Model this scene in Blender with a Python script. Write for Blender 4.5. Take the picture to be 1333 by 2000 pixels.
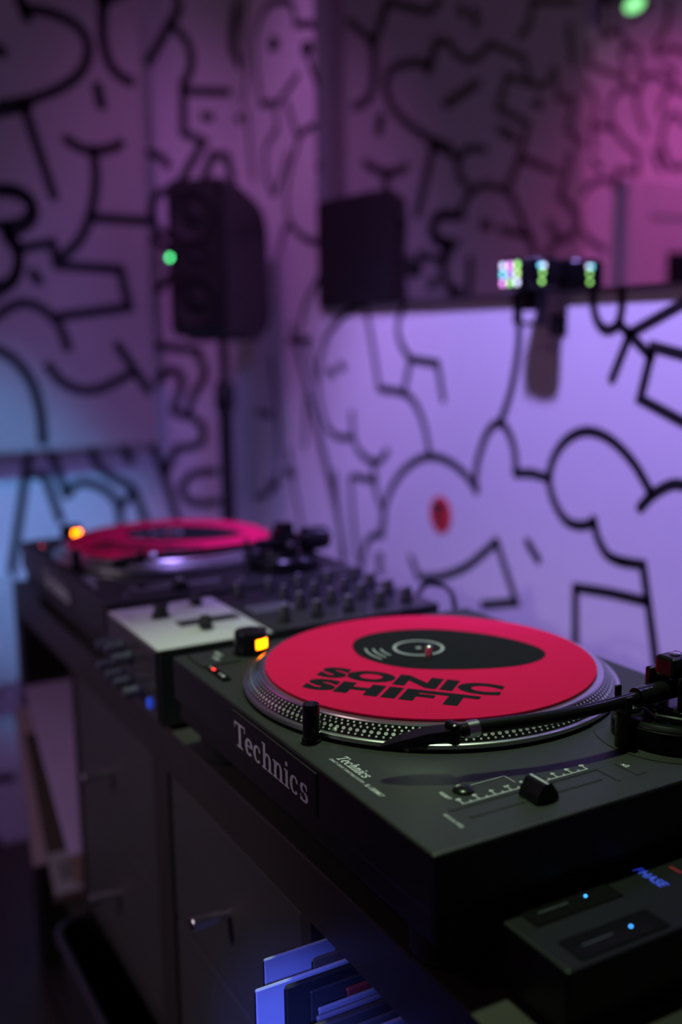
import bpy, bmesh, math, random
from mathutils import Vector, Matrix
random.seed(7)
for o in list(bpy.data.objects): bpy.data.objects.remove(o)
S = bpy.context.scene
COL = S.collection
D = 0.84                      # height of the turntable deck above the floor
ZT = D - 0.095                # worktop height
YW = 0.715                    # back wall plane
YM = 0.70                     # mirror front plane
XE = -1.40                    # left (end) wall plane
XP = -1.325                   # face of the painted boxed panel

# ------------------------------------------------------------------ camera
CAM = Vector((0.9230, -0.3198, 0.3039 + D))
YAW, PIT, ROL, FPX = 0.5054, -0.1679, -0.0144, 2000.8
fw = Vector((-math.cos(YAW)*math.cos(PIT), math.sin(YAW)*math.cos(PIT), math.sin(PIT)))
r0 = fw.cross(Vector((0, 0, 1))).normalized(); u0 = r0.cross(fw)
rt = math.cos(ROL)*r0 + math.sin(ROL)*u0
up = -math.sin(ROL)*r0 + math.cos(ROL)*u0
cd = bpy.data.cameras.new('camera'); cam = bpy.data.objects.new('camera', cd); COL.objects.link(cam)
M = Matrix((rt, up, -fw)).transposed().to_4x4(); M.translation = CAM
cam.matrix_world = M
cd.sensor_fit = 'VERTICAL'; cd.sensor_height = 36.0; cd.sensor_width = 24.0
cd.lens = FPX*36/2000; cd.clip_start = 0.02
cd.dof.use_dof = True; cd.dof.focus_distance = 0.77; cd.dof.aperture_fstop = 2.2
S.camera = cam

# ------------------------------------------------------------------ world, lights, exposure
wd = bpy.data.worlds.new('world'); S.world = wd; wd.use_nodes = True
wd.node_tree.nodes['Background'].inputs[0].default_value = (0.30, 0.22, 0.5, 1)
wd.node_tree.nodes['Background'].inputs[1].default_value = 0.01
S.view_settings.view_transform = 'Standard'; S.view_settings.look = 'None'
S.view_settings.exposure = 0.0; S.view_settings.gamma = 1.0; S.view_settings.use_curve_mapping = False
def spot(name, loc, aim, power, color, size=70, blend=1.0, radius=0.03):
    l = bpy.data.lights.new(name, 'SPOT'); l.energy = power; l.color = color
    l.spot_size = math.radians(size); l.spot_blend = blend; l.shadow_soft_size = radius
    o = bpy.data.objects.new(name, l); COL.objects.link(o); o.location = loc
    o.rotation_euler = (Vector(aim)-Vector(loc)).to_track_quat('-Z', 'Y').to_euler(); return o
# unseen colour spotlights inferred from the room's coloured light, with added fill spots
LIGHTS = [
 ('blue_violet_spot', (0.08, -0.02, D+1.50), (-0.30, 0.715, D+0.25), 178, (0.41, 0.28, 1.0), 54, 0.65, 0.05),
 ('pink_spot', (-0.50, -0.12, D+1.52), (-1.10, 0.70, D+0.48), 23, (0.80, 0.23, 1.0), 54, 1.0, 0.05),
 ('ice_blue_spot', (0.10, -0.95, D+1.38), (-1.4, 0.09, D-0.11), 155, (0.11, 0.46, 1.0), 18, 0.8, 0.05),
 ('deck_spot', (0.10, 0.20, D+1.50), (0.20, 0.08, D), 60.0, (0.70, 1.0, 0.56), 31, 0.7, 0.03),
 ('red_spot', (-0.3, -1.4, D+1.4), (-1.4, -0.80, D+0.58), 38, (1.0, 0.10, 0.72), 56, 0.9, 0.05),
 ('low_blue_spot', (1.05, -0.56, D+0.35), (0.325, -0.055, D-0.23), 72, (0.10, 0.15, 1.0), 11, 0.5, 0.03),
 ('front_fill_spot', (-0.10, -1.70, D+0.80), (-0.20, 0.0, D-0.36), 34, (0.92, 0.80, 0.92), 38, 0.9, 0.05),  # added fill, brightens the shelf and deck fronts
 ('room_fill_spot', (0.0, -1.3, D+1.55), (-0.6, 0.0, D), 5.0, (1.0, 0.66, 0.66), 150, 1.0, 0.08),  # added wide fill standing in for bounced light
 ('violet_spot', (1.70, -0.10, D+1.35), (-1.4, 0.46, D+0.12), 34, (0.22, 0.22, 1.0), 22, 1.0, 0.05),
]
for L_ in LIGHTS: spot(*L_)

# ------------------------------------------------------------------ pixel helpers (1333 x 2000 frame) used to place paint on walls
def ray(px): return rt*((px[0]-666.5)/FPX) - up*((px[1]-1000)/FPX) + fw
def at_y(px, Y): d = ray(px); return CAM + d*((Y-CAM.y)/d.y)
def at_x(px, X): d = ray(px); return CAM + d*((X-CAM.x)/d.x)
def mir_x(px, X): q = at_x(px, X); return Vector((q.x, 2*YM-q.y, q.z))

# ------------------------------------------------------------------ materials
MATS = {}
def mat(name, col, rough=0.5, metal=0.0, emit=None, estr=0.0, bump=0.0, bscale=200.0, var=0.0, vscale=20.0, spec=0.5, coat=0.0):
    if name in MATS: return MATS[name]
    m = bpy.data.materials.new(name); m.use_nodes = True
    nt = m.node_tree; b = nt.nodes['Principled BSDF']
    b.inputs['Base Color'].default_value = (*col, 1); b.inputs['Roughness'].default_value = rough
    b.inputs['Metallic'].default_value = metal; b.inputs['Specular IOR Level'].default_value = spec
    b.inputs['Coat Weight'].default_value = coat
    if emit: b.inputs['Emission Color'].default_value = (*emit, 1); b.inputs['Emission Strength'].default_value = estr
    if bump or var:
        tc = nt.nodes.new('ShaderNodeTexCoord')
    if var:
        n = nt.nodes.new('ShaderNodeTexNoise'); n.inputs['Scale'].default_value = vscale; n.inputs['Detail'].default_value = 4
        nt.links.new(tc.outputs['Object'], n.inputs['Vector'])
        mx = nt.nodes.new('ShaderNodeMix'); mx.data_type = 'RGBA'
        mx.inputs['A'].default_value = (*[c*(1-var) for c in col], 1); mx.inputs['B'].default_value = (*[min(1, c*(1+var)) for c in col], 1)
        nt.links.new(n.outputs['Fac'], mx.inputs['Factor']); nt.links.new(mx.outputs['Result'], b.inputs['Base Color'])
    if bump:
        n = nt.nodes.new('ShaderNodeTexNoise'); n.inputs['Scale'].default_value = bscale; n.inputs['Detail'].default_value = 3
        nt.links.new(tc.outputs['Object'], n.inputs['Vector'])
        bp = nt.nodes.new('ShaderNodeBump'); bp.inputs['Strength'].default_value = bump; bp.inputs['Distance'].default_value = 0.002
        nt.links.new(n.outputs['Fac'], bp.inputs['Height']); nt.links.new(bp.outputs['Normal'], b.inputs['Normal'])
    MATS[name] = m; return m
WALL = mat('white_wall_paint', (0.80, 0.80, 0.80), 0.6, bump=0.06, bscale=90, var=0.03)
PANEL = mat('painted_board', (0.46, 0.44, 0.42), 0.65, bump=0.05, bscale=120, var=0.04)
INK = mat('black_mural_paint', (0.012, 0.012, 0.014), 0.5)
CEIL = mat('ceiling_paint', (0.45, 0.45, 0.46), 0.8, var=0.03)
FLOOR = mat('dark_floor_boards', (0.07, 0.05, 0.04), 0.5, var=0.3, vscale=6)
SHELF = mat('black_brown_shelf', (0.034, 0.030, 0.029), 0.5, bump=0.1, bscale=60, var=0.25, vscale=15)
DRAWER = mat('dark_drawer_front', (0.055, 0.054, 0.056), 0.45, var=0.1)
DECK = mat('satin_black_deck', (0.021, 0.023, 0.022), 0.48, bump=0.05, bscale=900)
RUBBER = mat('black_rubber', (0.012, 0.012, 0.013), 0.6)
GLOSS = mat('gloss_black', (0.008, 0.008, 0.009), 0.12)
BLACKM = mat('black_metal', (0.02, 0.02, 0.022), 0.25, 0.6)
SILVER = mat('brushed_silver', (0.72, 0.72, 0.74), 0.28, 1.0)
CHROME = mat('chrome', (0.85, 0.85, 0.87), 0.22, 1.0)
DOT = mat('strobe_dot_silver', (0.85, 0.85, 0.87), 0.3, 0.7)
PRINT = mat('white_print', (0.75, 0.75, 0.80), 0.5)
RED = mat('red_felt', (0.85, 0.011, 0.105), 0.95, bump=0.5, bscale=1500, var=0.12, vscale=600, spec=0.1)
FELTINK = mat('black_felt_print', (0.012, 0.012, 0.014), 0.9, spec=0.1)
GREYINK = mat('grey_felt_print', (0.42, 0.42, 0.46), 0.9, spec=0.1)
AMBER = mat('strobe_amber', (1, 0.3, 0.02), 0.3, emit=(1.0, 0.17, 0.0), estr=14.0)
REDLED = mat('red_led', (1, 0.05, 0.02), 0.3, emit=(1.0, 0.03, 0.02), estr=4.0)
BLUELED = mat('blue_led', (0.1, 0.4, 1), 0.3, emit=(0.05, 0.35, 1.0), estr=5.0)
GREENLED = mat('green_led', (0.1, 1, 0.3), 0.3, emit=(0.10, 1.0, 0.30), estr=6.0)
WHITEPLATE = mat('white_faceplate', (0.62, 0.60, 0.60), 0.35)
MIXER = mat('mixer_black', (0.03, 0.03, 0.032), 0.35)
KNOB = mat('knob_black', (0.02, 0.02, 0.024), 0.3)
SPK = mat('speaker_black', (0.014, 0.013, 0.013), 0.45)
CONE = mat('speaker_cone', (0.005, 0.005, 0.006), 0.6)
BIN = mat('dark_blue_plastic', (0.018, 0.018, 0.026), 0.5)
STICK = mat('red_sticker', (0.75, 0.01, 0.03), 0.4)
MIRROR = mat('mirror_silver', (0.90, 0.88, 0.90), 0.0, 1.0)
EDGE = mat('mirror_edge', (0.10, 0.10, 0.11), 0.3)
WHITE = mat('white_gloss', (0.75, 0.75, 0.75), 0.35)
PANE = mat('dark_glass', (0.01, 0.012, 0.014), 0.08)

# ------------------------------------------------------------------ mesh helpers
def bx(bm, x0, x1, y0, y1, z0, z1, bev=0.0, seg=2):
    t = bmesh.new()
    bmesh.ops.create_cube(t, size=1.0)
    for v in t.verts:
        v.co = Vector(((x0+x1)/2+v.co.x*(x1-x0), (y0+y1)/2+v.co.y*(y1-y0), (z0+z1)/2+v.co.z*(z1-z0)))
    if bev: bmesh.ops.bevel(t, geom=t.edges[:], offset=bev, segments=seg, affect='EDGES', profile=0.5)
    me = bpy.data.meshes.new('tmp'); t.to_mesh(me); t.free(); bm.from_mesh(me); bpy.data.meshes.remove(me); return bm
def lathe(bm, prof, seg=48, c=(0, 0, 0), cap=True):
    rings = []
    for r, z in prof:
        rings.append([bm.verts.new((c[0]+r*math.cos(2*math.pi*i/seg), c[1]+r*math.sin(2*math.pi*i/seg), c[2]+z)) for i in range(seg)])
    for a, b in zip(rings, rings[1:]):
        for i in range(seg):
            j = (i+1) % seg; bm.faces.new((a[i], a[j], b[j], b[i]))
    if cap:
        bm.faces.new(rings[0][::-1]); bm.faces.new(rings[-1])
    return bm
def frame(d):
    d = d.normalized(); a = Vector((0, 0, 1)) if abs(d.z) < 0.9 else Vector((1, 0, 0))
    s = d.cross(a).normalized(); return s, s.cross(d)
def tube(bm, pts, r, seg=12, cap=True):
    pts = [Vector(q) for q in pts]; n = len(pts); rs = r if isinstance(r, (list, tuple)) else [r]*n
    rings = []; s = None
    for i, q in enumerate(pts):
        d = (pts[min(i+1, n-1)]-pts[max(i-1, 0)]).normalized()
        if s is None: s, t = frame(d)
        else:
            s = (s - d*s.dot(d)).normalized(); t = s.cross(d)
        rings.append([bm.verts.new(q+rs[i]*(math.cos(2*math.pi*k/seg)*s+math.sin(2*math.pi*k/seg)*t)) for k in range(seg)])
    for a, b in zip(rings, rings[1:]):
        for k in range(seg):
            j = (k+1) % seg; bm.faces.new((a[k], a[j], b[j], b[k]))
    if cap: bm.faces.new(rings[0][::-1]); bm.faces.new(rings[-1])
    return bm
def prism(bm, poly, f, h0, h1):
    """poly of 2D points; f(u, v, h) -> 3D"""
    a = [bm.verts.new(f(u, v, h0)) for u, v in poly]; b = [bm.verts.new(f(u, v, h1)) for u, v in poly]
    n = len(poly)
    for i in range(n):
        j = (i+1) % n; bm.faces.new((a[i], a[j], b[j], b[i]))
    bm.faces.new(a[::-1]); bm.faces.new(b); return bm
def smooth_line(pts, k=7, closed=False):
    n = len(pts)
    if n < 3: return pts
    out = []
    rng = range(n if closed else n-1)
    for i in rng:
        if closed: p0, p1, p2, p3 = pts[i-1], pts[i], pts[(i+1) % n], pts[(i+2) % n]
        else: p0, p1, p2, p3 = pts[max(i-1, 0)], pts[i], pts[i+1], pts[min(i+2, n-1)]
        for j in range(k):
            t = j/k
            out.append(tuple(0.5*(2*b+(c-a)*t+(2*a-5*b+4*c-d)*t*t+(-a+3*b-3*c+d)*t**3) for a, b, c, d in zip(p0, p1, p2, p3)))
    if not closed: out.append(tuple(pts[-1]))
    return out
def ribbon(bm, pts, w, f, closed=False, round_cap=True):
    """flat painted stroke of real width w along 2D pts; f(u, v) -> 3D"""
    P = [Vector(q) for q in pts]; n = len(P); L = []; Rr = []
    for i in range(n):
        a = P[i-1] if (i > 0 or closed) else None; c = P[(i+1) % n] if (i < n-1 or closed) else None
        d1 = (P[i]-a).normalized() if a is not None and (P[i]-a).length > 1e-9 else None
        d2 = (c-P[i]).normalized() if c is not None and (c-P[i]).length > 1e-9 else None
        d1 = d1 or d2; d2 = d2 or d1
        if d1 is None: return
        t = d1+d2
        t = t.normalized() if t.length > 1e-4 else d1
        nn = Vector((-t.y, t.x)); k = 1/max(0.5, nn.dot(Vector((-d1.y, d1.x))))
        L.append(P[i]+nn*w/2*k); Rr.append(P[i]-nn*w/2*k)
    lv = [bm.verts.new(f(*q)) for q in L]; rv = [bm.verts.new(f(*q)) for q in Rr]
    for i in range(n if closed else n-1):
        j = (i+1) % n; bm.faces.new((rv[i], rv[j], lv[j], lv[i]))
    if round_cap and not closed:
        for e, nb in ((0, 1), (n-1, n-2)):
            d = (P[e]-P[nb]).normalized(); q = Vector((-d.y, d.x))
            fan = [bm.verts.new(f(*(P[e]+w/2*(math.cos(t)*q+math.sin(t)*d)))) for t in [math.pi*k/6 for k in range(7)]]
            bm.faces.new(fan[::-1])
def disc(bm, c, ru, rv_, f, seg=20, rot=0.0):
    bm.faces.new([bm.verts.new(f(c[0]+ru*math.cos(2*math.pi*i/seg)*math.cos(rot)-rv_*math.sin(2*math.pi*i/seg)*math.sin(rot),
                                 c[1]+ru*math.cos(2*math.pi*i/seg)*math.sin(rot)+rv_*math.sin(2*math.pi*i/seg)*math.cos(rot))) for i in range(seg)])
def obj(name, bm, m, parent=None, smooth=False, loc=None):
    bmesh.ops.recalc_face_normals(bm, faces=bm.faces[:]) if smooth != 'flat' else None
    me = bpy.data.meshes.new(name); bm.to_mesh(me); bm.free(); me.materials.append(m)
    if smooth is True:
        for p in me.polygons: p.use_smooth = True
        me.set_sharp_from_angle(angle=math.radians(40))
    o = bpy.data.objects.new(name, me); COL.objects.link(o)
    if parent: o.parent = parent
    if loc: o.location = loc
    return o
def B(): return bmesh.new()
def thing(name, label, cat, loc=(0, 0, 0), rz=0.0, group=None):
    o = bpy.data.objects.new(name, None); COL.objects.link(o); o.empty_display_size = 0.05
    o.location = loc; o.rotation_euler = (0, 0, rz); tag(o, label, cat, group); return o
def tag(o, label, cat, group=None):
    o['label'] = label; o['category'] = cat
    if group: o['group'] = group
    return o
def struct(name, bm, m, label=None, cat=None):
    o = obj(name, bm, m); o['kind'] = 'structure'
    if label: o['label'] = label
    if cat: o['category'] = cat
    return o
def copy_tree(o, parent=None):
    c = o.copy(); COL.objects.link(c); c.parent = parent
    for ch in o.children: copy_tree(ch, c)
    return c
def text_bm(body, size, sx=1.0, bold=0.0, align='LEFT', spacing=1.0, shear=0.0):
    cu = bpy.data.curves.new('t', 'FONT'); cu.body = body; cu.size = size; cu.offset = bold; cu.align_x = align
    cu.space_character = spacing; cu.shear = shear; cu.resolution_u = 4
    to = bpy.data.objects.new('t', cu); COL.objects.link(to)
    dg = bpy.context.evaluated_depsgraph_get(); dg.update()
    me = bpy.data.meshes.new_from_object(to.evaluated_get(dg)); bm = B(); bm.from_mesh(me)
    bpy.data.objects.remove(to); bpy.data.curves.remove(cu); bpy.data.meshes.remove(me)
    for v in bm.verts: v.co.x *= sx
    return bm
def fit(bm, u0, u1, v0, v1, f):
    xs = [v.co.x for v in bm.verts]; ys = [v.co.y for v in bm.verts]
    a, b, c, d = min(xs), max(xs), min(ys), max(ys)
    for v in bm.verts: v.co = Vector(f(u0+(v.co.x-a)/(b-a)*(u1-u0), v0+(v.co.y-c)/(d-c)*(v1-v0)))
    return bm
def merge(dst, src):
    me = bpy.data.meshes.new('tmp'); src.to_mesh(me); src.free(); dst.from_mesh(me); bpy.data.meshes.remove(me)

# ------------------------------------------------------------------ room shell
b = B(); bx(b, XE-0.2, 2.6, -2.4, YW+0.2, -0.1, 0.0); struct('floor', b, FLOOR, 'dark floor under the shelf unit', 'floor')
b = B(); bx(b, XE-0.2, 2.6, -2.4, YW+0.2, 2.5, 2.6); struct('ceiling', b, CEIL, 'plain ceiling of the dim room', 'ceiling')
b = B(); bx(b, XE-0.2, 2.6, YW, YW+0.1, 0, 2.5); wall_back = struct('wall_back', b, WALL, 'white back wall with black line mural behind the turntables', 'wall')
b = B(); bx(b, XE-0.1, XE, -2.3, YW, 0, 2.5); wall_left = struct('wall_left', b, WALL, 'white end wall with black line mural behind the speaker stand', 'wall')
b = B(); bx(b, 2.4, 2.5, -2.3, YW, 0, 2.5); struct('wall_right', b, WALL, 'plain wall at the near end of the room', 'wall')
b = B(); bx(b, XE-0.1, 2.5, -2.4, -2.3, 0, 2.5); struct('wall_front', b, WALL, 'plain wall opposite the mural wall', 'wall')

panel = thing('boxed_panel', 'shallow boxed panel hung on the end wall, painted with black cartoon lines', 'panel', (XP, 0.07, D+0.072))
b = B(); bx(b, XE-XP+0.002, 0, -0.38, 0.378, 0, 1.45, 0.004); obj('panel_box', b, PANEL, panel)

# ------------------------------------------------------------------ mural strokes
def Z1(P): return [(x/1.9985, y/1.9985) for x, y in P]                       # crop (0,0)-(667,700)
def Z2(P): return [(600+x/1.8186, y/1.8186) for x, y in P]                   # crop (600,0)
def Z3(P): return [(x/1.9985, 600+y/1.9985) for x, y in P]                   # crop (0,600)
def Z4(P): return [(600+x/1.8186, 600+y/1.8186) for x, y in P]               # crop (600,600)
def Z5(P): return [(1130+x/6.567, y/6.567) for x, y in P]
def Z6(P): return [(1130+x/6.25, 300+y/6.25) for x, y in P]
def strokes(name, parent, conv, f, lst, base_w):
    bm = B()
    for it in lst:
        kind, pts = it[0], it[1]; w = it[2] if len(it) > 2 else base_w
        q = [conv(t) for t in pts]
        if kind == 's': q = smooth_line(q)
        if kind == 'o':
            ribbon(bm, smooth_line(q, closed=True), w, f, closed=True); continue
        ribbon(bm, q, w, f)
    return bm
EPS = 0.0008
# back wall -------------------------------------------------------
back = []
def add(dst, z, *its):
    for it in its: dst.append((it[0], z(it[1]) if z else it[1], *it[2:]))
add(back, Z4,
 ('s', [(205,-15),(130,30),(70,110),(42,230),(45,330),(70,420),(110,460),(160,462)]),
 ('s', [(160,375),(165,450),(185,510),(235,550),(265,540),(285,510)]),
 ('l', [(208,-15),(228,100),(258,290)]), ('s', [(258,290),(345,305),(390,350),(420,430),(437,525)]),
 ('l', [(368,190),(345,305)]), ('s', [(350,-20),(325,60),(335,130),(370,185)]), ('l', [(370,185),(465,200),(485,325)]),
 ('l', [(235,550),(245,620)]), ('l', [(165,600),(240,615)]), ('s', [(155,610),(165,760),(185,905)]), ('s', [(240,620),(255,680),(275,740),(268,800)]),
 ('s', [(265,800),(280,700),(320,610),(380,550),(440,530),(500,545),(560,590),(605,650)]),
 ('s', [(600,650),(605,560),(640,450),(685,410),(720,450),(740,520),(742,590)]),
 ('s', [(738,-30),(755,60),(748,180),(725,300),(690,405)]), ('s', [(742,590),(800,590),(860,608)]),
 ('s', [(1222,655),(1160,550),(1080,470),(1000,440),(930,465),(880,530),(862,610),(880,690),(920,755),(970,775),(1020,765)]),
 ('s', [(1020,755),(1035,820),(1070,880),(1120,903)]), ('l', [(1120,903),(1195,915),(1215,1060),(1245,1290)]),
 ('l', [(955,1215),(955,995)]), ('s', [(955,995),(1080,1015),(1210,1045)]),
 ('s', [(1185,712),(1230,665),(1290,632),(1333,630),(1400,650)]),
 ('s', [(1022,-75),(1018,-20),(1030,40),(1050,72),(1075,80),(1105,60),(1120,0),(1120,-75)]),
 ('l', [(1112,60),(1225,175)]), ('l', [(1150,92),(1420,-60)]), ('l', [(1150,92),(1085,255)]),
 ('l', [(1420,190),(1230,140),(1185,325),(1400,440)]),
 ('s', [(405,960),(480,955),(560,925),(620,880),(675,830)]), ('l', [(675,832),(745,1047),(625,1057)]),
 ('l', [(370,890),(400,960)]), ('l', [(785,835),(822,895)], 0.016),
 ('s', [(195,940),(205,860),(230,815),(270,808)]),
 ('o', [(258,878),(270,890),(258,902),(246,890)], 0.008), ('o', [(260,922),(271,933),(260,944),(249,933)], 0.008),
 ('l', [(100,590),(112,740),(135,880)]), ('l', [(80,225),(95,235)], 0.02), ('l', [(120,205),(130,215)], 0.02))
add(back, Z1,
 ('s', [(1020,400),(1000,250),(1000,130),(1040,30),(1100,5),(1140,20),(1155,95)]), ('l', [(1155,95),(1260,95)]),
 ('l', [(1020,410),(1070,400)]), ('l', [(1165,290),(1075,420),(1085,500)]), ('s', [(1085,500),(1040,580),(1040,680),(1070,760)]),
 ('l', [(1120,400),(1165,540)]), ('s', [(1270,470),(1180,520),(1155,590),(1130,680),(1120,780),(1135,870),(1200,935),(1270,945)]),
 ('s', [(1125,600),(1110,660),(1075,760)]), ('l', [(1190,185),(1245,350)]), ('l', [(1062,172),(1080,172)], 0.03), ('l', [(1190,190),(1210,188)], 0.03),
 ('l', [(965,430),(978,600),(990,700)]), ('s', [(1260,1060),(1190,1200),(1170,1320)]), ('l', [(1130,1330),(1215,1330)]),
 ('s', [(960,0),(955,120),(965,270),(950,400)]), ('l', [(1090,980),(1110,900),(1135,870)]))
add(back, Z3,
 ('l', [(1200,130),(1235,280)]), ('s', [(962,200),(970,420),(980,620),(985,830)]), ('s', [(1060,200),(1085,420),(1092,600)]),
 ('l', [(1005,410),(1062,422)]), ('l', [(1045,690),(1090,690)]), ('s', [(1000,740),(1060,720),(1090,640)]),
 ('s', [(1130,560),(1150,700),(1180,860)]), ('l', [(1120,640),(1150,650)], 0.02), ('l', [(1200,300),(1190,540)]))
fb = lambda u, v: Vector((u, YW-EPS, v))
bm = strokes('mural', wall_back, lambda q: tuple(at_y(q, YW).xz), fb, back, 0.0155)
obj('mural_lines', bm, INK, wall_back, 'flat')
# boxed panel ------------------------------------------------------
pan = []
add(pan, None,
 ('l', [(40,0),(50,20)]), ('s', [(50,20),(80,21),(120,33),(155,55),(172,90),(165,130),(140,158),(100,180),(45,198),(0,205)]),
 ('s', [(205,0),(200,30),(202,80),(212,120),(230,145),(255,160)]), ('l', [(190,170),(198,205)], 0.024), ('l', [(45,203),(105,383)]),
 ('s', [(130,272),(155,288),(185,294),(215,290),(235,281)]), ('s', [(183,295),(187,340),(183,390),(170,440),(150,475),(118,505)]),
 ('l', [(183,425),(296,432)]), ('s', [(-30,372),(0,368),(30,370),(55,385),(62,405),(50,428),(20,438),(-10,440)]),
 ('s', [(10,440),(30,475),(36,510),(28,540),(10,555),(-10,556)]), ('l', [(36,486),(102,474),(112,518),(235,526),(252,600),(115,618)]),
 ('l', [(64,534),(75,548)], 0.024), ('s', [(-25,632),(0,612),(25,597),(50,592),(80,602),(108,625),(122,650),(132,678)]),
 ('l', [(230,675),(290,762)]), ('s', [(95,715),(120,745),(160,762),(200,757),(258,728)]), ('s', [(-20,680),(0,685),(30,705),(60,745),(78,800),(84,862)]))
panm = []
add(panm, Z2,
 ('s', [(440,510),(540,555),(570,528),(630,530)]), ('s', [(535,560),(540,620),(570,660)]),
 ('l', [(430,255),(458,150)]), ('s', [(458,150),(500,150),(530,190),(580,215),(620,190),(650,155)]), ('l', [(650,155),(770,205),(790,280)]),
 ('l', [(150,75),(238,150),(285,5)]), ('l', [(285,5),(435,45),(470,0)]), ('l', [(545,30),(555,50)], 0.026), ('l', [(595,40),(600,85)], 0.026),
 ('s', [(800,5),(790,80),(755,130)]), ('l', [(800,5),(955,5)]), ('l', [(930,90),(945,225)], 0.024), ('l', [(495,370),(605,295)], 0.026),
 ('l', [(710,670),(755,560),(785,440),(680,385),(710,270),(840,310),(880,245),(895,350),(945,350),(925,460),(980,515)]),
 ('l', [(755,560),(885,610)]), ('l', [(812,368),(826,372)], 0.03), ('l', [(690,460),(735,490)], 0.028),
 ('l', [(935,545),(900,700)]), ('s', [(900,700),(950,750),(960,800),(930,845),(890,840),(860,790)]),
 ('s', [(540,770),(570,700),(620,660),(670,665),(720,690),(755,760),(790,850),(810,900)]), ('l', [(890,850),(850,910)]),
 ('s', [(540,770),(480,770),(445,800),(450,845),(490,880),(510,890)]), ('s', [(510,890),(485,945),(495,1010),(530,1050),(580,1090)]),
 ('l', [(580,920),(575,1060)]), ('l', [(628,800),(642,800)], 0.03), ('l', [(690,815),(795,840)]))
fp = lambda u, v: Vector((EPS, u-0.07, v-(D+0.072)))
bm = strokes('', panel, lambda q: tuple(at_x(q, XP).yz), fp, pan, 0.022)
merge(bm, strokes('', panel, lambda q: tuple(mir_x(q, XP).yz), fp, panm, 0.022))
obj('mural_lines', bm, INK, panel, 'flat')
# end wall -----------------------------------------------------------
end = []
add(end, Z1,
 ('l', [(690,-20),(700,40),(660,100),(580,245)]), ('s', [(672,100),(720,150),(745,210),(740,280),(714,330)]),
 ('l', [(714,330),(716,520),(795,553),(704,710)]), ('l', [(730,356),(890,360)]), ('l', [(800,455),(820,457)], 0.022), ('l', [(935,463),(945,465)], 0.022),
 ('l', [(795,700),(830,604),(885,610),(905,700)]), ('s', [(588,600),(625,610),(655,645)]), ('s', [(670,742),(612,760),(595,820),(612,890),(670,922)]),
 ('l', [(600,930),(660,980)]), ('l', [(620,1130),(660,1080)]), ('s', [(935,0),(912,100),(912,200),(955,280)]))
add(end, Z3,
 ('l', [(620,150),(775,170)]), ('s', [(590,320),(640,258),(680,250),(712,280),(700,340),(676,400),(710,420),(750,430),(790,470),(790,520),(750,545),(690,550)]), ('l', [(690,550),(645,650)]),
 ('s', [(770,180),(800,260),(757,340),(735,410)]), ('s', [(840,640),(760,650),(715,690),(715,730),(760,765),(850,760)]),
 ('l', [(118,540),(90,720),(50,1000),(40,1050)]), ('l', [(130,655),(175,655),(235,830)]), ('l', [(190,540),(260,735)]),
 ('s', [(260,735),(300,690),(360,690),(420,720),(460,770),(470,840)]), ('s', [(355,540),(380,610),(430,660),(510,700),(545,770),(570,840)]), ('l', [(470,780),(520,720)]),
 ('l', [(590,520),(640,650),(692,830)]), ('l', [(480,540),(510,600)]))
add(end, None,
 ('s', [(-10,1640),(0,1663),(13,1684),(34,1697),(70,1703)]), ('l', [(18,1779),(75,1756)]), ('s', [(31,1893),(34,1864),(45,1841),(85,1815)]), ('l', [(3,1751),(6,1870)]), ('l', [(-5,1521),(23,1518)]))
endm = []
add(endm, Z5,
 ('l', [(150,560),(150,840),(590,1000)]), ('l', [(300,-40),(320,470),(500,400)]), ('s', [(470,-40),(470,250),(540,420),(640,590)]),
 ('s', [(640,590),(560,680),(590,820),(590,1000),(620,1120)]), ('s', [(640,590),(760,640),(790,760),(760,880),(830,980),(960,960),(1080,1010),(1160,1100),(1400,1200)]),
 ('s', [(620,1120),(480,1200),(410,1350),(420,1560),(480,1680),(600,1830),(720,1930)]), ('l', [(620,1120),(740,1170)]), ('s', [(850,1010),(780,1120),(750,1320),(790,1520),(860,1680)]),
 ('s', [(1140,1180),(1080,1300),(1050,1450)]), ('s', [(1400,1600),(1320,1540),(1220,1460),(1120,1560),(1070,1750),(1070,1970)]),
 ('s', [(1160,-30),(1160,200),(1100,400),(1000,560),(1000,680),(1060,680),(1200,620),(1400,700)]),
 ('s', [(100,1080),(210,1250),(230,1450),(180,1620),(200,1900)]), ('l', [(200,1620),(450,1640)]), ('l', [(660,260),(930,40)]),
 ('s', [(1110,870),(1180,880),(1240,960),(1200,1040)]))
add(endm, Z6,
 ('l', [(720,-20),(720,230),(480,200),(450,420)]), ('s', [(30,520),(150,380),(300,320),(450,340)]), ('s', [(10,560),(0,700),(30,900),(130,1050),(330,1180)]),
 ('s', [(930,-20),(960,90),(1020,200)]), ('s', [(1050,-30),(1100,120),(1200,180),(1320,140)]), ('s', [(180,60),(210,140),(270,180)]))
fe = lambda u, v: Vector((XE+EPS, u, v))
bm = strokes('', wall_left, lambda q: tuple(at_x(q, XE).yz), fe, end, 0.020)
merge(bm, strokes('', wall_left, lambda q: tuple(mir_x(q, XE).yz), fe, endm, 0.020))
obj('mural_lines', bm, INK, wall_left, 'flat')

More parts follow.
